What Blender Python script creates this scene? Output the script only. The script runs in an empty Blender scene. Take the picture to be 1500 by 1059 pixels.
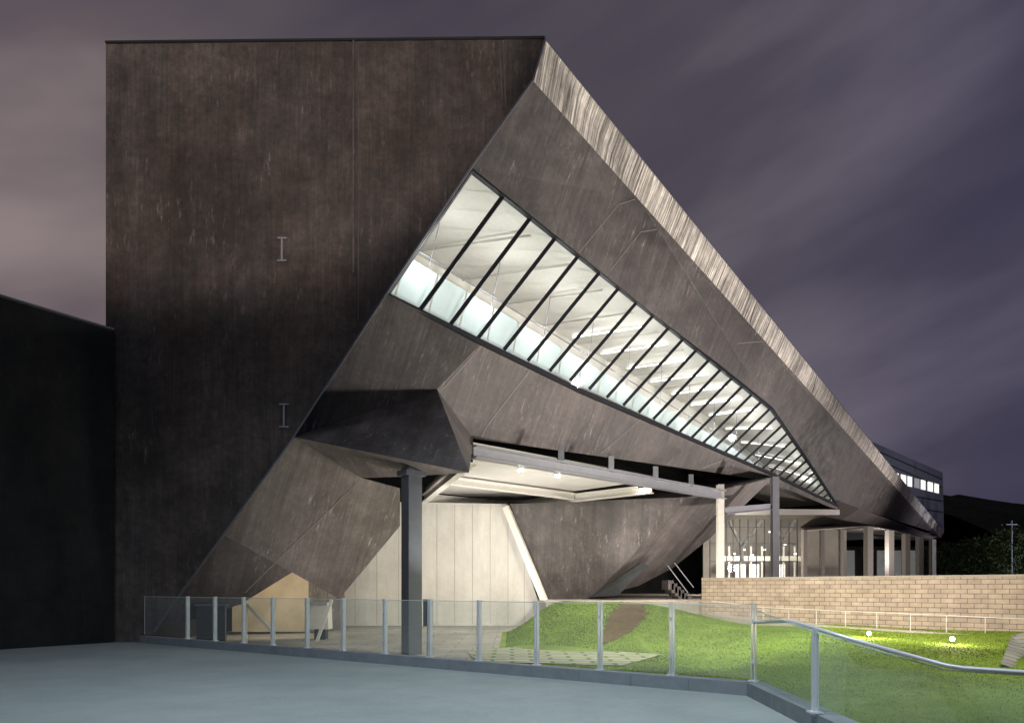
import bpy, math, random
from mathutils import Vector as V
from mathutils.bvhtree import BVHTree
random.seed(7)
C=bpy.context.scene.collection
F0=1050.0; HZ=860.0; CH=1.6
def at(px,py,Y): return V(((px-750)/F0*Y, Y, CH-(py-HZ)/F0*Y))
class Pl:
    def __init__(s,a,b,c):
        s.a=a; s.n=(b-a).cross(c-a).normalized()
        if s.n.y>0: s.n=-s.n
    def hit(s,px,py,off=0):
        o=V((0,0,CH)); d=V(((px-750)/F0,1,-(py-HZ)/F0))
        t=(s.a+s.n*off-o).dot(s.n)/d.dot(s.n)
        return o+d*t
class MB:
    def __init__(s): s.v=[];s.f=[];s.m=[];s.sm=[]
    def poly(s,pts,mi=0,sm=False):
        b=len(s.v); s.v+= [V(p) for p in pts]; s.f.append(list(range(b,b+len(pts)))); s.m.append(mi); s.sm.append(sm); return s
    def slab(s,pts,off,mi=0,mb=None):
        off=V(off); pts=[V(p) for p in pts]; q=[p+off for p in pts]
        s.poly(pts,mi); s.poly(q[::-1],mi if mb is None else mb)
        n=len(pts)
        for i in range(n): j=(i+1)%n; s.poly([pts[i],q[i],q[j],pts[j]],mi)
        return s
    def box(s,c,size,rz=0,mi=0):
        cx,cy,cz=c; a,b,h=[k/2 for k in size]; cs,sn=math.cos(rz),math.sin(rz)
        P=[V((cx+x*cs-y*sn,cy+x*sn+y*cs,cz-h)) for x,y in((-a,-b),(a,-b),(a,b),(-a,b))]
        return s.slab(P,(0,0,2*h),mi)
    def bar(s,a,b,w,h,mi=0):
        a=V(a);b=V(b);d=(b-a).normalized()
        sd=d.cross(V((0,0,1)))
        if sd.length<1e-3: sd=V((1,0,0))
        sd.normalize(); up=sd.cross(d)
        P=[a+sd*x*w/2+up*y*h/2 for x,y in((-1,-1),(1,-1),(1,1),(-1,1))]
        return s.slab(P,b-a,mi)
    def ibeam(s,a,b,w,h,t=.04,mi=0):
        a=V(a);b=V(b);d=(b-a).normalized(); sd=d.cross(V((0,0,1)))
        if sd.length<1e-3: sd=V((1,0,0))
        sd.normalize(); up=sd.cross(d)
        s.bar(a+up*(h/2-t/2),b+up*(h/2-t/2),w,t,mi); s.bar(a-up*(h/2-t/2),b-up*(h/2-t/2),w,t,mi)
        s.bar(a,b,t,h-2*t-.002,mi); return s
    def tube(s,pts,r,n=10,mi=0,r2=None):
        pts=[V(p) for p in pts]; rings=[]
        for i,p in enumerate(pts):
            d=(pts[min(i+1,len(pts)-1)]-pts[max(i-1,0)]).normalized()
            x=d.cross(V((0,0,1)))
            if x.length<1e-2: x=V((1,0,0))
            x.normalize(); y=d.cross(x)
            rr=r if r2 is None else r+(r2-r)*i/(len(pts)-1)
            rings.append([p+x*rr*math.cos(2*math.pi*k/n)+y*rr*math.sin(2*math.pi*k/n) for k in range(n)])
        b=len(s.v)
        for R in rings: s.v+=R
        for i in range(len(rings)-1):
            for k in range(n):
                s.f.append([b+i*n+k,b+i*n+(k+1)%n,b+(i+1)*n+(k+1)%n,b+(i+1)*n+k]); s.m.append(mi); s.sm.append(True)
        s.poly(rings[0],mi); s.poly(rings[-1],mi); return s
    def build(s,name,mats,parent=None,label=None):
        me=bpy.data.meshes.new(name); me.from_pydata([tuple(p) for p in s.v],[],s.f)
        if not isinstance(mats,(list,tuple)): mats=[mats]
        for m in mats: me.materials.append(m)
        uv=me.uv_layers.new(name='UVMap').data
        me.update()
        for i,p in enumerate(me.polygons):
            p.material_index=s.m[i]; p.use_smooth=s.sm[i]
            n=p.normal
            if abs(n.z)>.95: u=V((1,0,0)); w=V((0,1,0))
            else:
                u=V((0,0,1)).cross(n).normalized(); w=n.cross(u)
            for li in p.loop_indices:
                co=me.vertices[me.loops[li].vertex_index].co
                uv[li].uv=(co.dot(u),co.dot(w))
        o=bpy.data.objects.new(name,me); C.objects.link(o)
        if parent:
            o.parent=parent; w=V((0,0,0)); q=parent
            while q: w+=q.location; q=q.parent
            o.location=-w
        if label: o['label']=label
        return o
def tag(o,label=None,cat=None,group=None,kind=None):
    if label: o['label']=label
    if cat: o['category']=cat
    if group: o['group']=group
    if kind: o['kind']=kind
    return o
def empty(name,loc,label,cat,group=None):
    o=bpy.data.objects.new(name,None); C.objects.link(o); o.location=loc; return tag(o,label,cat,group)
# ---------- materials
def nt(name):
    m=bpy.data.materials.new(name); m.use_nodes=True; t=m.node_tree; b=t.nodes['Principled BSDF']; return m,t,b
def N(t,ty,**k):
    n=t.nodes.new(ty)
    for a,v in k.items():
        if a in n.inputs: n.inputs[a].default_value=v
        else: setattr(n,a,v)
    return n
def noise(t,co,scale,detail=5,rough=.6,ms=None,rot=0):
    if ms:
        mp=N(t,'ShaderNodeMapping'); mp.inputs['Scale'].default_value=ms; mp.inputs['Rotation'].default_value=(0,0,rot)
        t.links.new(co,mp.inputs['Vector']); co=mp.outputs[0]
    n=N(t,'ShaderNodeTexNoise'); n.inputs['Scale'].default_value=scale; n.inputs['Detail'].default_value=detail; n.inputs['Roughness'].default_value=rough
    t.links.new(co,n.inputs['Vector']); return n.outputs['Fac']
def ramp(t,f,stops):
    r=N(t,'ShaderNodeValToRGB'); e=r.color_ramp.elements
    while len(e)<len(stops): e.new(.5)
    for i,(p,c) in enumerate(stops):
        e[i].position=p; e[i].color=(c[0],c[1],c[2],1) if not isinstance(c,(int,float)) else (c,c,c,1)
    t.links.new(f,r.inputs[0]); return r.outputs[0]
def mix(t,f,a,b,mode='MIX'):
    m=N(t,'ShaderNodeMix',data_type='RGBA',blend_type=mode)
    for s,v in ((0,f),(6,a),(7,b)):
        if isinstance(v,(int,float)): m.inputs[s].default_value=v
        elif isinstance(v,tuple): m.inputs[s].default_value=(v[0],v[1],v[2],1)
        else: t.links.new(v,m.inputs[s])
    return m.outputs[2]
def concrete(name,dark,light,streak=(2.6,.22,1),scratch=.35,rough=.7,bump=.25,blot=.35,sc=(0.40,.62),var=1.0,fine2=0,rust=None):
    m,t,b=nt(name); co=N(t,'ShaderNodeTexCoord').outputs['UV']
    s=noise(t,co,1.0,8,.72,streak); bl=noise(t,co,blot,7,.7); fi=noise(t,co,5,9,.8); md=noise(t,co,1.3,8,.75)
    c=ramp(t,s,[(sc[0],dark),(sc[1],light)])
    if rust:
        rr=noise(t,co,.22,6,.65,(1.6,.7,1)); c=mix(t,ramp(t,rr,[(.44,0.0),(.62,.6)]),c,mix(t,.6,c,rust))
    c=mix(t,.85*var,c,ramp(t,bl,[(.38,.3),(.62,1.4)]),'MULTIPLY')
    c=mix(t,.7*var,c,ramp(t,md,[(.36,.4),(.64,1.4)]),'MULTIPLY')
    c=mix(t,.6*var,c,ramp(t,fi,[(.35,.4),(.65,1.4)]),'MULTIPLY')
    if fine2:
        f2=noise(t,co,1.0,5,.7,(14,.35,1)); c=mix(t,fine2,c,ramp(t,f2,[(.38,.35),(.6,1.35)]),'MULTIPLY')
    if scratch:
        k=noise(t,co,1.0,6,.8,(6,1.2,1),.35); k2=noise(t,co,.45,4,.6)
        kk=mix(t,1.0,ramp(t,k,[(.56,0.0),(.68,1.0)]),ramp(t,k2,[(.45,0.0),(.6,1.0)]),'MULTIPLY')
        c=mix(t,kk,c,tuple(min(1,x*(1+3*scratch)+.05*scratch) for x in light))
    t.links.new(c,b.inputs['Base Color'])
    t.links.new(ramp(t,md,[(.35,max(.1,rough-.1)),(.65,min(1,rough+.15))]),b.inputs['Roughness'])
    bp=N(t,'ShaderNodeBump'); bp.inputs['Strength'].default_value=bump; bp.inputs['Distance'].default_value=.05
    h=mix(t,.5,s,fi); t.links.new(h,bp.inputs['Height']); t.links.new(bp.outputs[0],b.inputs['Normal'])
    return m
def plain(name,col,rough=.5,metal=0,var=.25,scale=6):
    m,t,b=nt(name); co=N(t,'ShaderNodeTexCoord').outputs['UV']
    c=mix(t,var,col,ramp(t,noise(t,co,scale,6,.7),[(.3,tuple(x*.4 for x in col)),(.7,tuple(min(1,x*1.4) for x in col))]))
    t.links.new(c,b.inputs['Base Color']); b.inputs['Roughness'].default_value=rough; b.inputs['Metallic'].default_value=metal; return m
def glow(name,col,s):
    m,t,b=nt(name); b.inputs['Base Color'].default_value=(.8,.8,.8,1); b.inputs['Emission Color'].default_value=(*col,1); b.inputs['Emission Strength'].default_value=s; return m
def glass(name,tint=(1,1,1),haze=.03,gl=.08,hc=(.75,.82,.85)):
    m,t,b=nt(name); t.nodes.remove(b); o=t.nodes['Material Output']
    tr=N(t,'ShaderNodeBsdfTransparent'); tr.inputs[0].default_value=(*tint,1)
    g=N(t,'ShaderNodeBsdfGlossy'); g.inputs['Roughness'].default_value=.02; g.inputs[0].default_value=(.9,.95,1,1)
    d=N(t,'ShaderNodeBsdfDiffuse'); d.inputs[0].default_value=(*hc,1)
    a=N(t,'ShaderNodeMixShader'); a.inputs[0].default_value=gl; t.links.new(tr.outputs[0],a.inputs[1]); t.links.new(g.outputs[0],a.inputs[2])
    c=N(t,'ShaderNodeMixShader'); c.inputs[0].default_value=haze; t.links.new(a.outputs[0],c.inputs[1]); t.links.new(d.outputs[0],c.inputs[2])
    t.links.new(c.outputs[0],o.inputs[0]); return m
M={}
M['front']=concrete('front_black_concrete',(.056,.050,.048),(.108,.094,.088),(1.6,.14,1),.22,.75,.55,.13,(.36,.66),.95,.28,(.15,.10,.072))
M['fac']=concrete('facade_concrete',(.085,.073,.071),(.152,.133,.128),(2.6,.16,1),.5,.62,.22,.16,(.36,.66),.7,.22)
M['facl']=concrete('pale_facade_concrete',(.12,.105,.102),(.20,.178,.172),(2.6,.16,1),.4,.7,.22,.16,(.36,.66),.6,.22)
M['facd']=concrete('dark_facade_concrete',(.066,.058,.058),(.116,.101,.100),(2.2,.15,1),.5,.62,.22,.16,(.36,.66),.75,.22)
M['facx']=concrete('shaded_facade_concrete',(.040,.036,.036),(.080,.070,.069),(2.2,.15,1),.5,.8,.22,.2,(.36,.66),.8,.22)  # darker copy: shade left of the seam is put into the colour
M['bulge']=concrete('bulge_concrete',(.075,.070,.070),(.14,.13,.13),(2,.3,1),.4,.75,.2,.3,(.4,.62),.7)
M['para']=concrete('parapet_concrete',(.20,.18,.165),(.86,.80,.73),(8,.3,1),.0,.75,.4,.35,(.39,.58),.5,.95)  # drip streaks are weathering; the raised paleness also stands in for floodlight
M['pale']=concrete('pale_concrete',(.52,.50,.465),(.62,.60,.56),(.8,.15,1),.0,.7,.04,.3,var=.12)
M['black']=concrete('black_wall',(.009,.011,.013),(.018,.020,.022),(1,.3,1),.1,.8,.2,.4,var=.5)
M['steel']=plain('grey_steel',(.26,.265,.30),.4,.2,.2,3)
M['colm']=plain('muted_column',(.20,.18,.165),.6,.1,.2,3)
M['darksteel']=plain('dark_steel',(.035,.038,.045),.45,.4,.2)
M['steelb']=plain('blue_grey_steel',(.14,.15,.18),.45,.3,.2,2)
M['clad']=plain('metal_cladding',(.20,.21,.245),.45,.4,.3,.6)
M['inn']=plain('entrance_inner_wall',(.22,.20,.18),.6,0,.5,.25)
M['white']=plain('white_steel',(.62,.60,.56),.5,0,.15)
M['cream']=plain('cream_plaster',(.68,.66,.60),.7,0,.12,1.5)
M['deckw']=plain('white_soffit',(.52,.505,.48),.7,0,.2,.6)
M['cyan']=plain('cool_white_wall',(.47,.56,.565),.6,0,.15,.7)
M['gfloor']=plain('gallery_floor',(.50,.55,.54),.5,0,.1,.7)
M['joint']=plain('joint_light',(.21,.19,.183),.7)
M['jointd']=plain('joint_dark',(.02,.02,.022),.8)
M['inox']=plain('brushed_inox',(.66,.70,.76),.35,.3,.1)
M['glass']=glass('rail_glass',(.93,.97,.96),.11,.08)
M['glassr']=glass('stair_glass',(.92,.97,.95),.19,.07,(.62,.74,.72))
M['wglass']=glass('window_glass',(.97,.99,.99),.01,.05)
M['edge']=plain('glass_edge',(.60,.72,.72),.2)  # pale tint paints the highlight along the pane edges
M['lamp']=glow('lamp_warm',(1,.90,.72),90)
M['lampw']=glow('lamp_white',(1,.98,.95),3.0)
M['winlit']=glow('lit_window',(1,.95,.86),1.2)
M['windim']=glow('dim_window',(.5,.55,.5),.12)
def terrace_mat():
    m,t,b=nt('terrace_concrete'); co=N(t,'ShaderNodeTexCoord').outputs['Object']
    c=ramp(t,noise(t,co,.35,6,.55),[(.3,(.26,.31,.315)),(.7,(.34,.39,.395))])
    c=mix(t,.3,c,ramp(t,noise(t,co,14,8,.8),[(.3,.6),(.7,1.2)]),'MULTIPLY')
    c=mix(t,.2,c,ramp(t,noise(t,co,1.6,8,.75),[(.38,.6),(.6,1.1)]),'MULTIPLY')
    t.links.new(c,b.inputs['Base Color']); b.inputs['Roughness'].default_value=.7; b.inputs['Specular IOR Level'].default_value=.35
    bp=N(t,'ShaderNodeBump'); bp.inputs['Strength'].default_value=.1; t.links.new(noise(t,co,25,6,.7),bp.inputs['Height']); t.links.new(bp.outputs[0],b.inputs['Normal'])
    return m
M['terrace']=terrace_mat()
def bricks(name,c1,c2,mo,w,h,ms,uvn='UV'):
    m,t,b=nt(name); co=N(t,'ShaderNodeTexCoord').outputs[uvn]
    br=N(t,'ShaderNodeTexBrick'); br.inputs['Color1'].default_value=(*c1,1); br.inputs['Color2'].default_value=(*c2,1); br.inputs['Mortar'].default_value=(*mo,1)
    br.inputs['Scale'].default_value=1; br.inputs['Brick Width'].default_value=w; br.inputs['Row Height'].default_value=h; br.inputs['Mortar Size'].default_value=ms
    t.links.new(co,br.inputs['Vector'])
    c=mix(t,.6,br.outputs['Color'],ramp(t,noise(t,co,3,8,.7),[(.3,.6),(.7,1.2)]),'MULTIPLY')
    c=mix(t,.5,c,ramp(t,noise(t,co,.6,6,.7),[(.35,.6),(.65,1.15)]),'MULTIPLY')
    t.links.new(c,b.inputs['Base Color']); b.inputs['Roughness'].default_value=.85
    bp=N(t,'ShaderNodeBump'); bp.inputs['Strength'].default_value=.5; bp.inputs['Distance'].default_value=.02; bp.invert=True
    t.links.new(br.outputs['Fac'],bp.inputs['Height']); t.links.new(bp.outputs[0],b.inputs['Normal']); return m
M['brick']=bricks('block_wall',(.54,.435,.35),(.44,.352,.29),(.19,.145,.12),.38,.155,.010)
M['court']=bricks('court_paving',(.34,.32,.28),(.28,.27,.24),(.12,.11,.09),1.2,.8,.015,'Object')
M['stone']=bricks('stepping_paving',(.40,.39,.29),(.33,.33,.24),(.10,.15,.03),1.0,.45,.06,'Object')
M['warmw']=plain('passage_plaster',(.40,.35,.27),.7,0,.4,.8)
M['plaza']=plain('plaza_stone',(.40,.36,.32),.8,0,.3,1)
M['stonewall']=bricks('rough_stone',(.33,.32,.28),(.25,.25,.22),(.1,.1,.09),.5,.3,.02)
def grassm(name,a,bc,sc,bf=.6):
    m,t,b=nt(name); co=N(t,'ShaderNodeTexCoord').outputs['Object']
    c=ramp(t,noise(t,co,sc,8,.75),[(.3,a),(.7,bc)]); c=mix(t,bf,c,ramp(t,noise(t,co,.4,4,.6),[(.35,.55),(.65,1.3)]),'MULTIPLY')
    t.links.new(c,b.inputs['Base Color']); b.inputs['Roughness'].default_value=.95; b.inputs['Specular IOR Level'].default_value=.05; return m
M['grass']=grassm('lawn_ground',(.13,.19,.032),(.21,.29,.05),5,.65)
M['blade']=grassm('lawn_blades',(.14,.205,.035),(.21,.29,.05),3,.65)
M['soil']=grassm('red_soil',(.09,.065,.03),(.16,.11,.06),5)
M['leaf']=grassm('night_leaves',(.02,.03,.014),(.06,.09,.035),3)
M['bark']=plain('bark',(.05,.04,.03),.9)
M['land']=grassm('dark_land',(.010,.013,.010),(.022,.026,.018),.05)
# ---------- terrain
def structure(o): o['kind']='structure'; return o
GZ=-.28
g=MB(); g.poly([(-900,-300,-1.1),(900,-300,-1.1),(900,1500,-1.1),(-900,1500,-1.1)]); structure(g.build('ground',M['land']))
structure(MB().poly([(-13,11,GZ),(-.2,12.5,GZ),(4.9,12.5,GZ),(5.2,18,GZ),(7,30,GZ),(7,37,GZ),(-13,37,GZ)]).build('courtyard',M['court']))
g=MB().slab([(-30,-20,0),(3.62,-20,0),(3.62,10.7,0),(-10.7,20.98,0),(-12.4,21,0),(-30,-4,0)],(0,0,-.3)); structure(g.build('terrace',M['terrace']))
g=MB().slab([at(800,0,30).xy.to_3d()+V((0,0,1)),V((7.9,30.4,1)),V((24,14,1)),V((90,30,1)),V((110,120,1)),V((0,120,1))],(0,0,-1.8)); structure(g.build('plaza',M['plaza']))
def sstep(x): x=max(0,min(1,x)); return x*x*(3-2*x)
def lz(X,Y):
    k=sstep((X-4.5)/4.5); H=1.28-.78*k
    r=(1-k)*sstep((Y-20.2)/8)+k*sstep((Y-10)/9.5)
    z=GZ+H*r*sstep((X+.4)/2.6)
    z+=.05*math.sin(X*.9+1)*math.sin(Y*.7)*sstep((X+.4)/2.6)*max(k,sstep((Y-21)/4))
    z-=.35*sstep((12-Y)/4)*sstep((X-2)/4)
    return z
def lhit(px,py):
    o=V((0,0,CH)); d=V(((px-750)/F0,1,-(py-HZ)/F0)); t=8
    while t<32:
        p=o+d*t
        if p.z<lz(p.x,p.y): return V((p.x,p.y,lz(p.x,p.y)))
        t+=.03
    return p
def wy(X): return 30-(X-8)*(8/7.7)
def lmax(X): return 30.2 if X<8 else wy(X)+.1
g=MB(); nx,ny=100,90
def y0f(X): return max(8.2,14.8-.75*X) if X<4 else 8.2
vs=[]
for i in range(nx+1):
    X=-.4+24*i/nx
    for j in range(ny+1):
        y0=y0f(X); Y=y0+(lmax(X)-y0)*j/ny
        vs.append(V((X,Y,lz(X,Y)+.006)))
g.v=vs
for i in range(nx):
    for j in range(ny):
        a=i*(ny+1)+j; g.f.append([a,a+ny+1,a+ny+2,a+1]); g.m.append(0); g.sm.append(True)
lawn=g.build('lawn',M['grass']); structure(lawn)
SY0,SY1=21.5,29.6
def soilx(Y): t=(Y-SY0)/(SY1-SY0); return 2.6+2.9*t+.2*math.sin(t*5)
def soilh(Y): t=(Y-SY0)/(SY1-SY0); return .75-.35*t+.08*math.sin(Y*2.3)+.06*math.sin(Y*9)
def pxof(p): return 750+p[0]/p[1]*F0, HZ+(CH-p[2])/p[1]*F0
g=MB(); prev=None
for i in range(61):
    Y=SY0+(SY1-SY0)*i/60; row=[]
    for k in range(7):
        X=soilx(Y)+soilh(Y)*(k/3-1)*sstep((i+1)/22)+.05*math.sin(Y*23+k)
        row.append(V((X,Y,lz(X,Y)+.02+.015*math.sin(k*3+Y*7))))
    if prev:
        for k in range(6): g.poly([prev[k],prev[k+1],row[k+1],row[k]],0,True)
    prev=row
structure(g.build('soil_strip',M['soil']))
PV=[(-.9,18.0),(2.6,17.0),(4.2,19.9),(2.2,21.3),(.2,22.6),(-1.3,20.8)]
def inpoly(x,y):
    r=False
    for (x0,y0),(x1,y1) in zip(PV,PV[1:]+PV[:1]):
        if (y0>y)!=(y1>y) and x<(x1-x0)*(y-y0)/(y1-y0)+x0: r=not r
    return r
structure(MB().poly([(x,y,GZ+.03) for x,y in PV]).build('paving',M['stone']))
g=MB(); cnt=0
while cnt<100000:
    X=random.uniform(-.2,20); y0=y0f(X)+.4
    Y=random.uniform(y0,lmax(X)-.4)
    if abs((X/Y)*F0)>780: continue
    if inpoly(X,Y): continue
    if SY0<Y<SY1 and abs(X-soilx(Y))<soilh(Y)*sstep((Y-SY0)/3)*random.uniform(.3,1.25): continue
    z=lz(X,Y)
    cnt+=1
    h=random.uniform(.015,.035)*(1+.03*(Y-12)); w=.004+.0005*Y; a=random.uniform(0,3.14); dx,dy=math.cos(a)*w,math.sin(a)*w
    b=len(g.v); lx,ly=random.uniform(-.03,.03),random.uniform(-.03,.03)
    g.v+=[V((X-dx,Y-dy,z)),V((X+dx,Y+dy,z)),V((X+lx,Y+ly,z+h))]; g.f.append([b,b+1,b+2]); g.m.append(0); g.sm.append(False)
tag(g.build('grass',M['blade']),'short green lawn grass over the mounds by the block wall','grass',kind='stuff')
g=MB()
prev=None
for i in range(46):
    px=1250+i*14; y0=722+ (0 if px<1390 else 14*sstep((px-1390)/60)) +3*math.sin(i*.8)+2*math.sin(i*2.1)
    top=at(px,y0,420); bot=V((top.x,top.y-190,-.6)); mid=(top+bot)/2+V((0,0,6))
    cur=(bot,mid,top,top+V((0,160,-60)))
    if prev:
        for k in range(3): g.poly([prev[k],cur[k],cur[k+1],prev[k+1]],0,True)
    prev=cur
structure(g.build('hills',M['land']))
# ---------- main building
A=at(798,58,21); G=at(225,925,21); T=at(1378,788,85)
Fp=Pl(A,G,T); H=Fp.hit
root=empty('museum_building',(-5,21,GZ),'large folded black concrete museum with a slanting lit ribbon window','building')
yw=lambda px,py: at(px,py,21)
B,Cc,D,E,Fq,Gq=yw(780,118),yw(690,245),yw(565,430),yw(430,640),yw(265,868),yw(225,925)
GB=yw(208,950)
tl=yw(155,65); bl=yw(155,950)
fw=MB().slab([tl,A,B,Cc,D,E,Fq,Gq,GB,bl],(0,.35,0))
fwo=fw.build('front_wall',M['front'],root,'tall near black front wall cut along a diagonal')
for a,b,w in(((518,58),(518,400),.06),((525,62),(525,470),.03),((737,60),(741,160),.04),((732,60),(736,160),.03)):
    MB().bar(at(*a,20.985),at(*b,20.985),w,.05).build('wall_joint',M['facd'],fwo)
g=MB(); g.bar(at(155,63,20.99),at(798,56,20.99),.1,.05); g.build('coping',M['darksteel'],fwo)
for (px,p0,p1) in((413,349,382),(416,592,625)):
    g=MB(); g.bar(at(px,p0,20.95),at(px,p1,20.95),.05,.05); g.bar(at(px-7,p0,20.93),at(px+7,p0,20.93),.05,.04); g.bar(at(px-7,p1,20.93),at(px+7,p1,20.93),.05,.04)
    g.build('wall_bracket',M['steel'],fwo)
g=MB()
for (a,b) in((A,B),(B,Cc),(Cc,D),(D,E),(E,Fq),(Fq,Gq)):
    g.bar(a+V((.02,-.02,0)),b+V((.02,-.02,0)),.05,.05)
g.build('edge_trim',M['steelb'],fwo)
def joints(lines,obj,mat,w=.03):
    bpy.context.view_layer.update()
    tree=BVHTree.FromObject(obj,bpy.context.evaluated_depsgraph_get())
    o0=V((0,0,CH))
    for ln in lines:
        P=[]
        for (x0,y0),(x1,y1) in zip(ln,ln[1:]):
            n=max(2,int(math.hypot(x1-x0,y1-y0)/6))
            for k in range(n+1):
                t=k/n; d=V(((x0+(x1-x0)*t-750)/F0,1,-(y0+(y1-y0)*t-HZ)/F0)).normalized()
                r=tree.ray_cast(o0,d)
                if r[0] is not None:
                    nn=r[1] if r[1].dot(d)<0 else -r[1]
                    P.append((r[0]+nn*.015,nn))
        g=MB()
        for (a,n1),(b,n2) in zip(P,P[1:]):
            if (b-a).length<1e-4: continue
            ww=w*(a.y/24); s=n1.cross(b-a).normalized()*ww/2; g.poly([a-s,a+s,b+s,b-s])
        if g.f: g.build('panel_joint',mat,obj)
A2=at(1383,779,85.5); T2=T
par=MB().slab([A,A2,T2,H(935,292),B],(-.3,.3,.05)).build('parapet',M['para'],root,'pale weathered concrete parapet band along the sloping roof')
MB().bar(A+V((-.05,.05,.02)),A2+V((-.05,.05,.02)),.15,.05).build('roof_coping',M['clad'],par)
joints([[(1112,430),(1094,486)],[(1200,538),(1186,588)]],par,M['facd'],.05)
Gm=H(1130,600); Lg=H(1180,672); K=H(1225,738); f1=H(935,292); f2=H(966,336,.01); f3=H(1366,779,.01)
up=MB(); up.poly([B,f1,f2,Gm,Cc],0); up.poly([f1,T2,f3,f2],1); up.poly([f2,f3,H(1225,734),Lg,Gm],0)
upo=up.build('upper_facade',[M['facd'],M['fac']],root,'upper leaning facade panel of dark streaked concrete')  # lighter strip along the parapet paints the fold's shading into the colour
joints([[(848,370),(905,300),(930,292)],[(893,397),(938,340),(962,336)],[(1080,503),(1118,500)]],upo,M['joint'])
Q=H(640,570); Rr=H(693,642); Dm=H(706,502)
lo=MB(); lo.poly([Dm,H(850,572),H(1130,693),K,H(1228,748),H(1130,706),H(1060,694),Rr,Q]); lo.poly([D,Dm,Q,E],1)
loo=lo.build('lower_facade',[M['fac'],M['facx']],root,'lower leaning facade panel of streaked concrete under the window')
joints([[(648,570),(706,506)],[(706,640),(712,625),(776,542)],[(880,664),(950,604)],[(1028,686),(1075,668)]],loo,M['joint'],.045)
S=at(687,692,18.5); U=H(530,700); W=at(592,698,21.8)
bu=MB(); bu.poly([E,Q,S]); bu.poly([Q,Rr,S],1); bu.poly([E,S,W,U],2); bu.poly([S,Rr,H(690,672),W],2)
bu.build('facade_bulge',[M['bulge'],M['facl'],M['facl']],root,'dark triangular fold jutting out above the thick column')  # paler copy on right face and underside paints the light they catch
p1=H(586,715);p2=H(586,770);p3=H(497,877);p4=H(428,838,.05);p5=H(352,885)
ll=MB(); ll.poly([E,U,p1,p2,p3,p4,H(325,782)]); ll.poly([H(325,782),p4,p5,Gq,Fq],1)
llo=ll.build('leaning_panel',[M['facl'],M['facd']],root,'lower left leaning panel reaching the ground')  # darker lower-left facet has its shade put into the colour
joints([[(528,702),(412,815),(358,868)]],llo,M['joint'],.045)
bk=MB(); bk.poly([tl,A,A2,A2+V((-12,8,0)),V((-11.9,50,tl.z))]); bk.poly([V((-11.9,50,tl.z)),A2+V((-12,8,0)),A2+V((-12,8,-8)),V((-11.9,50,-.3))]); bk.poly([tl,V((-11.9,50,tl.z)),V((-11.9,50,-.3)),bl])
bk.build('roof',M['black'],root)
# ribbon window
def lerp(a,b,t): return a+(b-a)*t
D3=H(566,432,-.06);C3=H(690,250,-.06);M3=H(1130,600,-.06);L3=H(1180,672,-.06);K3=H(1225,739,-.06)
win=MB()
def fr(a,b,w=.16): win.bar(H(*a,.02),H(*b,.02),w,w)
fr((563,432),(850,573));fr((850,573),(1130,694));fr((1130,694),(1226,740));fr((690,248),(1130,599));fr((1130,599),(1180,671));fr((1180,671),(1226,740));fr((563,432),(690,248))
wino=win.build('ribbon_window',M['darksteel'],root,'long slanting lit ribbon window')
MB().poly([D3,H(850,573,-.06),H(1130,694,-.06),K3,L3,M3,C3]).build('window_glass',M['wglass'],wino)
b0=H(566,432); b1=H(1130,694); b2=H(1225,739)
c0=H(690,250); c1=H(1130,600); c2=H(1180,672); c3=b2
def polyat(P,ts,t):
    for i in range(len(ts)-1):
        if t<=ts[i+1]: return lerp(P[i],P[i+1],(t-ts[i])/(ts[i+1]-ts[i]))
    return P[-1]
tot=(b2-b0).length; tb=(b1-b0).length/tot; nP=33
tops=[(690,249),(1130,600),(1180,672),(1225,739)]
for i in range(1,nP):
    bt_=polyat([b0,b1,b2],[0,tb,1],i/nP*.985)
    bx,by=pxof(bt_); sl=1.42-.60*(bx-565)/660
    top=None
    for (x0,y0),(x1,y1) in zip(tops,tops[1:]):
        dx,dy=x1-x0,y1-y0; den=dy+sl*dx
        u=((by-y0)+sl*(bx-x0))/den
        if -1e-6<=u<=1.0001: top=(x0+dx*u,y0+dy*u); break
    if top is None: continue
    a=H(bx,by,.02); b=H(*top,.02)
    if (b-a).length<.3: continue
    MB().bar(a,b,.065,.13).build('mullion',M['darksteel'],wino)
ni=V((-.748,.664,0)); dep=4.2
room=MB(); bs=[b0-Fp.n*.15+V((.1,.25,0)),b1-Fp.n*.15,b2-Fp.n*.15]
hz=[4.6,4.2,2.4]
bb=[p+ni*dep for p in bs]; bt=[p+V((0,0,h)) for p,h in zip(bb,hz)]
cs=[c0-Fp.n*.15+V((.1,.25,0)),c1-Fp.n*.15,c3-Fp.n*.15+V((0,0,.3))]
for i in range(2):
    room.poly([bs[i],bs[i+1],bb[i+1],bb[i]],1); room.poly([bb[i],bb[i+1],bt[i+1],bt[i]],0); room.poly([cs[i],cs[i+1],bt[i+1],bt[i]],1)
room.poly([cs[0],bt[0],bb[0],bs[0]],2); room.poly([cs[2],bt[2],bb[2],bs[2]],0)
room.poly([cs[1],c2-Fp.n*.15,cs[2]],0)
roomo=room.build('gallery_room',[M['cream'],M['white'],M['gfloor']],root,'bright gallery interior seen through the ribbon window')
def rm(t,d,h):
    p=polyat(bs,[0,tb,1],t); q=polyat(bb,[0,tb,1],t); u=polyat(cs,[0,tb,1],t); w=polyat(bt,[0,tb,1],t)
    return lerp(lerp(p,q,d),lerp(u,w,d),h)
hb=lambda t: .62-.27*t
g=MB()
for k in range(28):
    t0,t1=k/28+.001,(k+1)/28-.001
    g.poly([rm(t0,.5,0),rm(t1,.5,0),rm(t1,.5,hb(t1)),rm(t0,.5,hb(t0))])
g.build('balustrade',M['cyan'],roomo)
g=MB()
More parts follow.
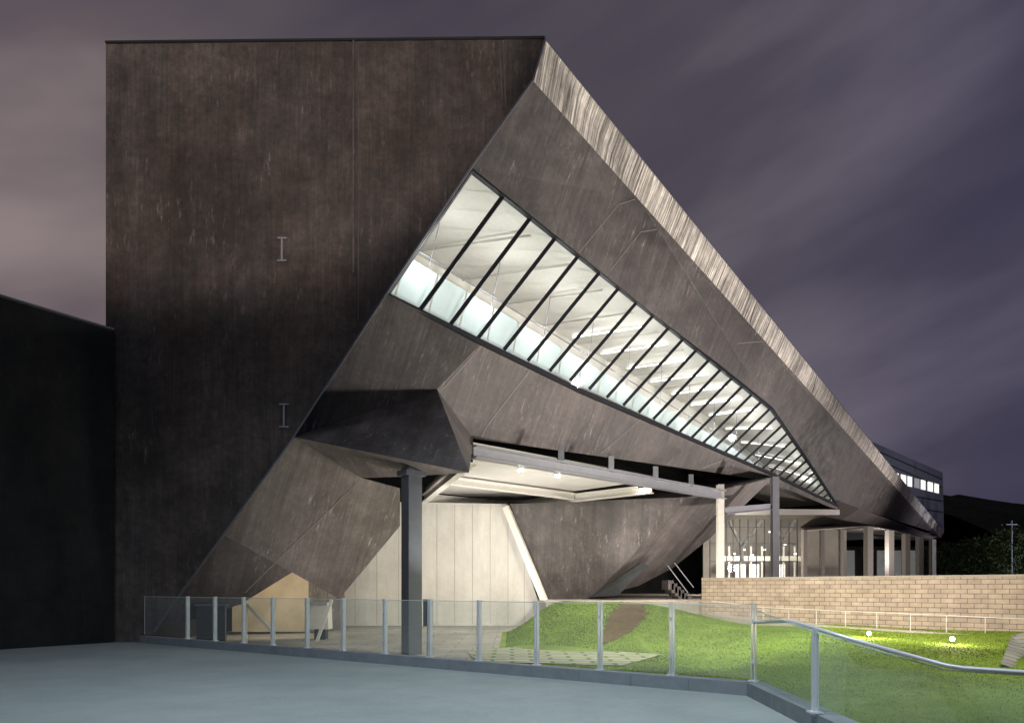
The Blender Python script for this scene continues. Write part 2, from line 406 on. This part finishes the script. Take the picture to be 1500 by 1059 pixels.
for k in range(14):
    t0,t1=k/14,(k+1)/14; g.bar(rm(t0,.5,hb(t0)+.08),rm(t1,.5,hb(t1)+.08),.04,.04)
g.build('balustrade_rail',M['steel'],roomo)
for i in range(12):
    t=.06+i/12.6
    MB().tube([rm(t,.5,hb(t)),rm(t,.5,.98)],.018,6).build('hanger_rod',M['steel'],roomo)
for i in range(14):
    t=.10+i/16
    MB().bar(rm(t,.08,.98),rm(t,.97,.98),.07,.09).build('ceiling_beam',M['white'],roomo)
for i in range(11):
    t=.33+i/17
    MB().bar(rm(t,.15,.985),rm(t,.9,.985),.12,.04).build('ceiling_lamp',M['lampw'],roomo)
for i in range(12):
    t=.05+i/12.4
    l=bpy.data.lights.new('gallery_light','POINT'); l.energy=84*(1 if i<9 else .6); l.color=(.985,.99,.96); l.shadow_soft_size=.012
    o=bpy.data.objects.new('gallery_light',l); C.objects.link(o); o.location=rm(t,.36,.60)
cp=at(603,958,20.2)
g=MB(); zt=4.95
g.box((cp.x,cp.y,(zt+GZ)/2),(.44,.38,zt-GZ),.72,0)
col=g.build('column',M['steelb'],root,'thick dark steel column under the folded corner')
MB().box((cp.x,cp.y,zt-.15),(.66,.5,.14),.72).build('column_cap',M['steelb'],col)
pw=MB(); Yw=35.3
pw.slab([at(340,730,Yw),at(742,738,Yw),at(800,916,Yw),at(340,916,Yw)],(0,.3,0))
pwo=pw.build('courtyard_wall',M['pale'],root,'pale lit concrete wall behind the steel canopy')
mj=plain('soft_joint',(.30,.29,.26),.8)
for px in (520,552,584,612,640,666,692,718,744,768): MB().bar(at(px,739 if px<742 else 739+(px-742)*3.1,Yw-.004),at(px,914,Yw-.004),.025,.008).build('wall_joint',mj,pwo)
MB().bar(at(741,742,34.9),at(801,888,34.2),.3,.3).build('slanted_pillar',M['cream'],root)
MB().slab([at(340,800,28.5),at(452,800,29.5),at(452,925,29.5),at(340,925,28.5)],(0,.2,0)).build('passage_wall',M['warmw'],root)
MB().slab([at(452,800,29.5),at(500,790,32),at(500,922,32),at(452,925,29.5)],(.1,.2,0)).build('passage_wall',M['facl'],root)
v1=at(747,738,35);v2=at(1008,728,35.5);v3=at(868,874,36.5)
P1_=Pl(v1,v2,v3); v4=P1_.hit(803,888)
u2=at(1132,700,42); P2_=Pl(v2,u2,v3)
fo=MB(); fo.poly([v1,v2,v3,v4],0); fo.poly([v2,u2,P2_.hit(1040,788),P2_.hit(985,832),P2_.hit(935,858),v3],1)
fo.poly([v1,at(742,738,48),at(1130,690,60),u2,v2],0)
foo=fo.build('folded_volume',[M['facd'],M['facl']],root,'second folded concrete underside behind the canopy')  # dark and pale copies paint the shaded and lit sides of the fold
g=MB()
g.slab([at(868,874,34),at(940,824,35),at(950,828,35.2),at(905,872,34.4)],(0,1.2,0))
g.build('dark_opening_slab',M['black'],foo)  # black slab stands in for the dark triangular opening under the fold
# ---------- canopy
ca=empty('steel_canopy',(2,30,GZ),'grey steel beam canopy with downlights over the courtyard','canopy')
bA=at(693,662,24);bBm=at(1060,725,34.6)
g=MB().ibeam(bA,bBm,.35,.42,.05); g.build('front_beam',M['steel'],ca)
q0=V(bA);q1=at(960,713,31.4);q2=at(744,740,38.8);q3=at(622,730,35.4)
z6=6.02
for q in(q0,q1,q2,q3): q.z=z6
dk=MB().slab([q0+V((0,0,.28)),q1+V((0,0,.28)),q2+V((0,0,.28)),q3+V((0,0,.28))],(0,0,.15)).build('roof_deck',M['deckw'],ca)
MB().ibeam(q1+V((-.1,.3,-.08)),q2,.3,.38,.05).build('cross_beam',M['white'],ca)
MB().ibeam(q0+V((0,.3,-.05)),q3+V((0,0,-.05)),.3,.38,.05).build('cross_beam',M['white'],ca)
MB().ibeam(lerp(q0,q3,.5)+V((0,0,.02)),lerp(q1,q2,.5)+V((0,0,.02)),.22,.34,.05).build('cross_beam',M['white'],ca)
MB().ibeam(q3,q2,.25,.4,.05).build('cross_beam',M['white'],ca)
for px in(822,895,960,1012):
    t=(px-693)/(1060-693); Y=1/((1-t)/24+t/34.6); p=at(px,HZ-(HZ-664)*(1-t)-(HZ-727)*t,Y)
    MB().bar(p+V((0,0,.2)),p+V((0,0,1.0-.3*t)),.22,.16).build('stub_post',M['steelb'],ca)
x=(1055-750)/F0*34.6; MB().ibeam((x,34.6,.9),(x,34.6,6.55),.30,.34,.05).build('column',M['white'],ca)
x=(1135-750)/F0*39; MB().ibeam((x,39,.9),(x,39,7.6),.36,.36,.05).build('column',M['steel'],ca)
MB().ibeam(at(1062,748,34.9),at(1130,742,39),.25,.35,.04).build('cross_beam',M['steel'],ca)
for px,py in((763,688),(817,696),(939,717)):
    Y=(z6-.1-CH)*F0/(HZ-py); p=at(px,py,Y)
    hs=MB().tube([p+V((0,0,.36)),p+V((0,0,.02))],.13,12).build('downlight',M['darksteel'],ca)
    MB().tube([p+V((0,0,.02)),p+V((0,0,-.06))],.11,12).build('lamp_lens',M['lamp'],hs)
    l=bpy.data.lights.new('downlight_light','SPOT'); l.energy=850; l.spot_size=2.7; l.spot_blend=.6; l.color=(1,.90,.77); l.shadow_soft_size=.12
    o=bpy.data.objects.new('downlight_light',l); C.objects.link(o); o.location=p+V((0,0,-.2))
# ---------- entrance pavilion
en=empty('entrance_pavilion',(15,46,1),'glazed entrance pavilion with steel struts under the concrete overhang','pavilion')
Y=48
g=MB(); g.slab([at(1058,754,44),at(1230,754,54),at(1230,754,70),at(1058,754,60)],(0,0,.4)); g.build('roof_slab',M['cream'],en)
MB().slab([at(1030,745,62),at(1240,745,62),at(1240,868,62),at(1030,868,62)],(0,.3,0)).build('back_wall',M['inn'],en)
for px in(1040,1052,1064,1074,1084,1096,1108,1120,1132,1144,1156,1168):
    MB().bar(at(px,760,Y),at(px,868,Y),.05,.08).build('mullion',M['steelb'],en)
for py in(772,796,822): MB().bar(at(1040,py,Y),at(1168,py,Y),.06,.06).build('transom',M['steelb'],en)
MB().poly([at(1040,760,Y+.1),at(1168,760,Y+.1),at(1168,868,Y+.1),at(1040,868,Y+.1)]).build('pane',M['wglass'],en)
for a,b in(((1068,762),(1086,800)),((1116,762),(1088,800)),((1087,798),(1087,822)),((1130,762),(1146,790)),((1166,762),(1148,790))):
    MB().bar(at(*a,49.5),at(*b,49.5),.18,.18).build('strut',M['white'],en)
for px in range(1068,1180,16):
    MB().bar(at(px,800,58),at(px,868,58),.12,.1).build('inner_frame',M['white'],en)
MB().bar(at(1060,818,58),at(1180,818,58),.3,.4).build('inner_beam',M['cream'],en)
for a,b in((1078,1092),(1098,1112),(1142,1150)):
    MB().slab([at(a,826,59),at(b,826,59),at(b,866,59),at(a,866,59)],(0,.1,0)).build('lit_panel',M['winlit'],en)
for px,py in((1076,812),(1090,806),(1102,814),(1150,798),(1128,780),(1098,786),(1165,812),(1120,806),(1058,800)):
    MB().tube([at(px,py,52),at(px,py-2.4,52)],.09,10).build('pendant_lamp',M['lampw'],en)
# ---------- far wing
wg=empty('rear_wing',(35,65,1),'long rear wing with a fascia carried on a row of columns','building wing')
fa=MB(); fa.poly([H(1228,733,.1),at(1372,786,76),at(1366,790,74),at(1272,770,57),at(1178,776,56),at(1172,772,58)])
fa.poly([at(1178,776,56),at(1272,770,57),at(1366,790,74),at(1366,792,95),at(1178,786,90)],1)
fa.build('fascia',[M['fac'],M['cream']],wg)
MB().slab([at(1170,800,88),at(1372,800,92),at(1372,872,92),at(1170,872,88)],(0,.5,0)).build('back_wall',M['facd'],wg)
for i,(a,b) in enumerate([(1205,1222),(1236,1252),(1285,1296),(1310,1320),(1333,1342)]):
    MB().slab([at(a,806,87.2),at(b,806,87.2),at(b,862,87.2),at(a,862,87.2)],(0,.1,0)).build('window',M['windim'],wg)
for px,Y,w,ty in((1272,57,.55,771),(1303,61,.55,777),(1327,65,.55,782),(1347,69,.55,786),(1366,73,.5,790),(1204,56,.3,776),(1232,57,.3,775),(1178,55,.35,776)):
    x=(px-750)/F0*Y; z=CH+(HZ-ty)/F0*Y
    MB().box((x,Y,(z+.9)/2),(w,w*.8,z-.9),.3).build('column',M['colm'],wg)
# ---------- rear block
rb=empty('office_block',(45,80,1),'metal clad block with a lit window band behind the roof tip','building')
a=at(1262,640,72);b=at(1381,692,93)
rp=Pl(a,b,at(1381,780,93))
bl_=MB().slab([rp.hit(1262,640),rp.hit(1381,692),rp.hit(1383,780),rp.hit(1262,790)],(-6,9,0)).build('wall',M['clad'],rb)
for i in range(7):
    x0=1310+i*9.8; x1=x0+6.5+(i%2)
    MB().poly([rp.hit(x0,692+(x0-1311)*.27,.05),rp.hit(x1,692+(x1-1311)*.27,.05),rp.hit(x1,707+(x1-1311)*.24,.05),rp.hit(x0,707+(x0-1311)*.24,.05)]).build('window',M['winlit'] if i not in(3,) else M['windim'],rb)
joints([[(1266,652),(1380,702)],[(1268,666),(1380,714)],[(1310,722),(1381,734)],[(1310,740),(1381,750)],[(1340,672),(1340,690)],[(1352,726),(1352,776)]],bl_,M['jointd'],.05)
# ---------- left boundary wall
a=V((-11.62,20.93,0)); d=(V((-13.35,18.65,0))-V((-11.9,20.9,0))).normalized(); e=a+d*26
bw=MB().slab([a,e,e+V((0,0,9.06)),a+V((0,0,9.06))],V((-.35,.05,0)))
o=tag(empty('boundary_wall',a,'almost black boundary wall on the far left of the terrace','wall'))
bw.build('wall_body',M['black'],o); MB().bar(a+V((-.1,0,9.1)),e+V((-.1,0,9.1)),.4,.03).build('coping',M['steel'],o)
o['label']='almost black boundary wall on the far left of the terrace'; o['category']='wall'
# ---------- block wall
bwz=1.94
o=empty('block_wall',(8,30,0),'pale tan block wall behind the lawn on the right','wall')
w0=V((7.95,30.05,-.3)); w1=V((24,wy(24),-.3))
MB().slab([w0,w1,V((w1.x,w1.y,bwz)),V((w0.x,w0.y,bwz))],(.22,.22,0)).build('wall_body',M['brick'],o)
MB().bar(V((w0.x,w0.y,bwz+.03))+V((.1,.1,0)),V((w1.x,w1.y,bwz+.03))+V((.1,.1,0)),.32,.06).build('coping',M['plaza'],o)
r0=at(1035,899,28.4); r1=at(1110,910,26); r2=at(1500,934,19.6); r3=at(1700,945,17)
o=empty('ramp_edge',(9,27,0),'low pale kerb of the ramp at the foot of the block wall','kerb')
g=MB()
for p,q in((r0,r1),(r1,r2),(r2,r3)):
    g.slab([p,q,V((q.x,q.y,-.8)),V((p.x,p.y,-.8))],(.12,.12,0))
g.build('kerb_body',M['plaza'],o)
g=MB()
for p,q in((r0,r1),(r1,r2),(r2,r3)):
    n=V((.9,.95,0)); g.poly([p+V((.12,.12,-.03)),q+V((.12,.12,-.03)),q+n+V((0,0,-.03)),p+n+V((0,0,-.03))])
structure(g.build('ramp',M['plaza']))
hr=empty('ramp_handrail',(10,26,0),'thin steel handrail along the ramp below the block wall','handrail')
hz_=V((.3,.3,.5))
MB().tube([r0+hz_,r1+hz_,r2+hz_,r3+hz_],.016,8).build('rail',M['white'],hr)
for i in range(9):
    p=lerp(r1,r2,i/8); MB().tube([p+V((.3,.3,-.04)),p+hz_],.013,6).build('post',M['white'],hr)
o=tag(MB().slab([at(1466,972,14.5),at(1482,930,17.5),at(1500,926,17.5),at(1530,926,17.5),at(1530,990,14.5)],(.2,.1,-.5)).build('stone_wall',M['stonewall']),'small rough stone wall end at the right edge of the lawn','wall')
# ---------- terrace kerb and balustrade
P0=V((3.6,10.65,0)); P1=V((-10.7,20.83,0)); ld=(P1-P0).normalized(); ln=V((-ld.y,ld.x,0))
if ln.y<0: ln=-ln
o=empty('terrace_kerb',(0,13,0),'blue grey stone kerb edging the terrace under the glass balustrade','kerb')
g=MB(); Lk=(P1-P0).length; nseg=18
for i in range(nseg):
    p=P0+ld*(Lk*i/nseg+.003); q=P0+ld*(Lk*(i+1)/nseg-.003)
    g.slab([p-ln*.13+V((0,0,-.3)),q-ln*.13+V((0,0,-.3)),q+ln*.13+V((0,0,-.3)),p+ln*.13+V((0,0,-.3))],(0,0,.5))
for i in range(4):
    p=lerp(P0,V((3.4,5.5,0)),i/4+.002); q=lerp(P0,V((3.4,5.5,0)),(i+1)/4-.002)
    g.slab([p+V((-.13,0,-.3)),q+V((-.13,0,-.3)),q+V((.13,0,-.3)),p+V((.13,0,-.3))],(0,0,.5))
g.build('kerb_stones',plain('kerb_stone',(.20,.23,.26),.7,0,.35,3),o)
ba=empty('glass_balustrade',(0,13,.2),'frameless glass balustrade with steel posts along the terrace edge','balustrade')
def onl(px):
    k=(px-750)/F0
    s=(k*P0.y-P0.x)/(ld.x-k*ld.y); return P0+ld*s
px_posts=[275,315,357,400,450,503,564,630,702,786,879,984,1104]
pp=[onl(p) for p in px_posts]
ang=math.atan2(ld.y,ld.x)
for p in pp:
    g=MB()
    for s_ in(-1,1): g.box(tuple(p+ld*s_*.024+V((0,0,.2+.58))),(.012,.09,1.16),ang)
    g.box(tuple(p+V((0,0,.21))),(.14,.12,.02),ang); g.box(tuple(p+V((0,0,.5))),(.05,.07,.05),ang); g.box(tuple(p+V((0,0,1.1))),(.05,.07,.05),ang)
    g.build('post',M['inox'],ba)
ends=[P1]+pp
for i in range(len(ends)-1):
    a=ends[i];b=ends[i+1]; d_=(b-a).normalized()*.05; a=a+d_ ; b=b-d_
    g=MB(); g.poly([a+V((0,0,.24)),b+V((0,0,.24)),b+V((0,0,1.33)),a+V((0,0,1.33))]); g.bar(a+V((0,0,1.335)),b+V((0,0,1.335)),.012,.012,1)
    g.bar(a+V((0,0,.24)),a+V((0,0,1.33)),.01,.01,1)
    g.build('glass_panel',[M['glass'],M['edge']],ba)
st=empty('stair_balustrade',(3.4,8,.2),'descending glass stair railing with round steel handrail at lower right','balustrade')
g=MB()
for s_ in(-1,1): g.box((3.36,7.95+s_*.03,.2+.46),(.055,.014,.96))
g.box((3.36,7.95,.22),(.14,.14,.02)); g.build('post',M['inox'],st)
T0=at(1104,911,10.6); hp=[T0,at(1130,910,9.8),at(1158,909,8.9),at(1185,917,8.2),at(1250,937,7.75),at(1385,974,7.6),at(1410,978,7.6),at(1500,984,7.6),at(1560,986,7.6)]
MB().tube(hp,.024,12).build('handrail',M['inox'],st)
g=MB().poly([V((3.58,10.5,.22)),V((3.38,8.05,.22)),at(1187,923,8.05),at(1108,893,10.5)]); g.bar(at(1187,923,8.05),at(1108,893,10.5),.014,.014,1)
g.build('glass_panel',[M['glassr'],M['edge']],st)
g=MB(); a=at(1196,926,7.9);b=at(1385,981,7.62);c=at(1560,992,7.62)
g.poly([a,b,c,V((c.x,c.y,-.6)),V((b.x,b.y,-.6)),V((a.x,a.y,.1))]); g.bar(a,b,.014,.014,1); g.bar(b,c,.014,.014,1)
g.build('glass_panel',[M['glassr'],M['edge']],st)
g=MB()
for i in range(5): g.box((3.75+.32*i+.1,6.2,-.08-.16*i),(.32,2.6,.16))
tag(g.build('terrace_steps',M['plaza']),'flight of steps descending from the terrace at lower right','steps')
# ---------- small objects
sg=empty('information_sign',at(627,958,17.6),'small dark freestanding sign right of the thick column','sign')
x=at(627,0,17.6).x
MB().box((x,17.6,.98),(.24,.06,.66),.1).build('sign_panel',M['darksteel'],sg); MB().box((x,17.6,.18),(.06,.05,.92),.1).build('post',M['darksteel'],sg)
x=at(310,0,21.8).x
bd=empty('reception_cabinet',(x,21.8,GZ),'dark cabinet behind the far left balustrade panels','cabinet')
MB().box((x,21.8,.4),(.8,.5,1.3),.3).build('cabinet_body',M['darksteel'],bd); MB().box((x,21.8,1.07),(.9,.6,.05),.3).build('cabinet_top',M['steelb'],bd)
x=at(470,0,26).x
tb_=empty('cloth_table',(x,26,GZ),'table under a white cloth inside the lit entrance hall','table')
MB().slab([(x-.35,25.7,.1),(x+.35,25.7,.1),(x+.3,25.75,1.05),(x-.3,25.75,1.05)],(0,.6,0)).build('tablecloth',M['white'],tb_)
MB().box((x,26.05,-.1),(.4,.4,.4)).build('base',M['darksteel'],tb_)
br=empty('steel_brace',at(378,905,24),'cream diagonal brace in the lit opening at lower left','brace')
MB().bar(at(362,885,24),at(400,926,24),.1,.1).build('brace_bar',M['cream'],br); MB().bar(at(360,880,24),at(360,946,24),.08,.08).build('post',M['cream'],br)
MB().bar(at(486,878,25),at(462,945,25),.1,.1).build('strut',M['white'],br)
def gl_spot(px,py,lab):
    p=lhit(px,py+4); r_=empty('ground_spotlight',p,lab,'spotlight')
    MB().tube([p+V((0,0,-.02)),p+V((0,0,.12))],.02,8).build('stake',M['darksteel'],r_)
    dv=(V((0,-2,CH+1))-p).normalized()
    MB().tube([p+V((0,0,.14))-dv*.1,p+V((0,0,.14))+dv*.03],.06,12).build('housing',M['darksteel'],r_)
    MB().tube([p+V((0,0,.14))+dv*.031,p+V((0,0,.14))+dv*.04],.05,12).build('lens',M['lamp'],r_)
    l=bpy.data.lights.new('spotlight_light','POINT'); l.energy=130; l.color=(1,.88,.62); l.shadow_soft_size=.02
    o=bpy.data.objects.new('spotlight_light',l); C.objects.link(o); o.location=p+V((0,0,.3))+dv*.2
    return p
g1=gl_spot(1395,940,'bright ground spotlight nearer the right edge of the lawn')
g2=gl_spot(1273,931,'ground spotlight on the lawn left of the brighter one')
s=empty('stair_flight',at(995,850,38),'small stair with steel railing beyond the lawn mound','stair')
g=MB()
for i in range(8):
    a=at(978+i*5,840+i*4.6,38); g.box((a.x,a.y,a.z-.6),(.3,1.6,.5),0)
g.build('steps',M['facd'],s)
MB().tube([at(978,828,37.2),at(1008,868,37.2)],.03,8).build('rail',M['steel'],s); MB().tube([at(988,824,37.2),at(1016,860,37.2)],.03,8).build('rail',M['steel'],s)
def tree(px,py_top,Y,w,lab,seed):
    random.seed(seed); base=V(((px-750)/F0*Y,Y,-.6)); top=CH-(py_top-HZ)/F0*Y; h=top-base.z
    r_=empty('broadleaf_tree',base,lab,'tree')
    g=MB(); g.tube([base,base+V((.1,0,h*.3)),base+V((0,.1,h*.6))],.22,8,0,.1)
    for k in range(5):
        a=k*1.3; g.tube([base+V((0,0,h*.35)),base+V((math.cos(a)*w*.3,math.sin(a)*w*.3,h*.65))],.1,6,0,.03)
    g.build('trunk',M['bark'],r_)
    g=MB(); cl=[(V((random.gauss(0,w*.28),random.gauss(0,w*.28),random.uniform(.3,.93)*h)),random.uniform(.12,.26)*w) for _ in range(26)]
    for c,rr in cl:
        for _ in range(160):
            p=base+c+V((random.gauss(0,1),random.gauss(0,1),random.gauss(0,.8)))*rr*.6
            if p.z>top: continue
            s1=V((random.uniform(-1,1),random.uniform(-1,1),random.uniform(-1,1)))*.16; s2=V((random.uniform(-1,1),random.uniform(-1,1),random.uniform(-1,1)))*.16
            g.poly([p-s1,p+s2,p+s1,p-s2])
    g.build('crown',M['leaf'],r_)
tree(1408,790,88,7,'dark tree just right of the last column',1)
tree(1452,782,80,7,'dark tree in the middle of the group beyond the block wall',2)
tree(1492,772,74,7,'dark tree at the right edge beyond the block wall',3)
pl=empty('utility_pole',at(1482,845,70),'thin utility pole above the dark trees at right','pole')
MB().tube([at(1482,868,70),at(1482,762,70)],.06,8).build('pole_shaft',M['steelb'],pl); MB().bar(at(1474,768,70),at(1490,768,70),.08,.08).build('crossarm',M['steelb'],pl)
# ---------- lights
def spot(loc,tgt,e,col,size=1.2,blend=.6,soft=.3):
    l=bpy.data.lights.new('flood_and_fill_light','SPOT'); l.energy=e; l.color=col; l.spot_size=size; l.spot_blend=blend; l.shadow_soft_size=soft  # shared by the site floods and the added fill spots
    o=bpy.data.objects.new('flood_and_fill_light',l); C.objects.link(o); o.location=loc; o.rotation_euler=(V(tgt)-V(loc)).to_track_quat('-Z','Y').to_euler(); return o
warm=(1,.90,.84)
spot((12.5,20,1.3),H(840,300),8200,warm,1.6,.8)
spot((13,22,1.6),H(900,540),2600,warm,1.7,.8)
spot((26,34,2.6),H(1100,470),11000,warm,1.7,.8)
spot((44,54,2.6),H(1250,670),10000,warm,1.7,.8)
spot((-2,-12,9),(-8.8,21,19.6),27000,(1,.84,.74),.60,.35,.8)  # unseen spot; its cone rim stands in for the wall's diagonal shadow edge
spot((3,-8,8),(-2,21,7),500,(.8,.85,1),.7,1,.8)  # added cool fill for the front wall, no visible source
spot((1,8,2.4),(-1.8,19,5.6),1300,(1,.95,.92),.42,1,.5)  # added narrow fill on the bulge, in place of terrace bounce
spot((1,5,11),(1.5,8,0),4500,(.83,.96,1),2.3,1,1)
spot((-9,9,10),(-6,14,0),700,(.78,.92,1),2.0,1,1)
spot((7,5,4),(3.5,8.5,.8),260,(.9,.97,1),1.6,1,.3)
spot((7,16,6.5),(5,24,0),5400,(1,.95,.70),2.0,.9)
spot((11,12,7),(11,17,-.3),2300,(1,.95,.76),2.0,.9,.6)
spot((9,17,5.5),(11.5,26.5,1),2300,(1,.88,.78),1.7,.9,.6)
spot((14,13,5.5),(16,22,1),1700,(1,.88,.78),1.7,.9,.6)
spot((-3.5,28,3.2),(-3.5,35,3),900,(1,.94,.86),2.7,.9)
spot((1,30,1.2),(.5,32,6),1250,(1,.95,.88),2.9,.9)  # added uplight to brighten the underside of the canopy deck
spot((-8.8,26.5,2.2),(-9.2,28.5,.3),240,(1,.83,.58),2.8,.8)
spot((5.5,30,1.6),(10,38,5),2300,(1,.91,.82),1.5,.8)
spot((-2.5,22,.3),H(500,770),480,(1,.88,.82),2.0,.9)
spot((-1.5,19.5,1.2),(-2.5,20,6),420,(1,.93,.85),1.6,.9)
spot((17,52,5.2),(18,60,2),3800,(1,.92,.78),2.8,.8)
spot((16,44,3),(15,46,7),700,(1,.94,.84),2.6,.8)
spot((30,60,4),(34,62,6.5),1200,(1,.92,.84),2.8,.8)
spot((58,62,5),(46,84,11),8000,(.9,.9,1),1.6,.9)
sl=bpy.data.lights.new('moon','SUN'); sl.energy=.12; sl.angle=.01; sl.color=(.75,.85,1)
o=bpy.data.objects.new('moon',sl); C.objects.link(o); o.rotation_euler=(math.radians(25),math.radians(-15),0)
# ---------- world
w=bpy.data.worlds.new('World'); bpy.context.scene.world=w; w.use_nodes=True; t=w.node_tree; bg=t.nodes['Background']
tc=N(t,'ShaderNodeTexCoord').outputs['Generated']
mp=N(t,'ShaderNodeMapping'); mp.inputs['Rotation'].default_value=(0,math.radians(20),0); t.links.new(tc,mp.inputs['Vector'])
mp2=N(t,'ShaderNodeMapping'); mp2.inputs['Scale'].default_value=(1.2,1.2,4.0); t.links.new(mp.outputs[0],mp2.inputs['Vector'])
n1=noise(t,mp2.outputs[0],1.0,4,.45); n2=noise(t,mp2.outputs[0],2.8,4,.5)
nn=mix(t,.25,n1,n2)
cl=ramp(t,nn,[(.38,(.052,.045,.068)),(.52,(.086,.073,.088)),(.66,(.175,.148,.158))])
sx=N(t,'ShaderNodeSeparateXYZ'); t.links.new(tc,sx.inputs[0])
mr=N(t,'ShaderNodeMapRange'); mr.inputs['From Min'].default_value=-.6; mr.inputs['From Max'].default_value=.6; t.links.new(sx.outputs['X'],mr.inputs['Value'])
gx=ramp(t,mr.outputs[0],[(0,(1.55,1.45,1.36)),(.45,(1.05,1.05,1.0)),(1,(.64,.68,.98))])
cl=mix(t,1.0,cl,gx,'MULTIPLY')
sky=N(t,'ShaderNodeTexSky',sky_type='NISHITA'); sky.sun_disc=False; sky.sun_elevation=math.radians(-4); sky.sun_rotation=math.radians(200)
cl=mix(t,.02,cl,sky.outputs[0],'ADD')
t.links.new(cl,bg.inputs[0]); bg.inputs[1].default_value=1.0
# ---------- camera
cam=bpy.data.cameras.new('camera'); co=bpy.data.objects.new('camera',cam); C.objects.link(co); co.location=(0,0,CH); co.rotation_euler=(math.pi/2,0,0)
cam.sensor_width=36; cam.lens=F0/1500*36; cam.shift_y=(HZ-529.5)/1500; cam.clip_end=3000
bpy.context.scene.camera=co
bpy.context.scene.view_settings.view_transform='Standard'
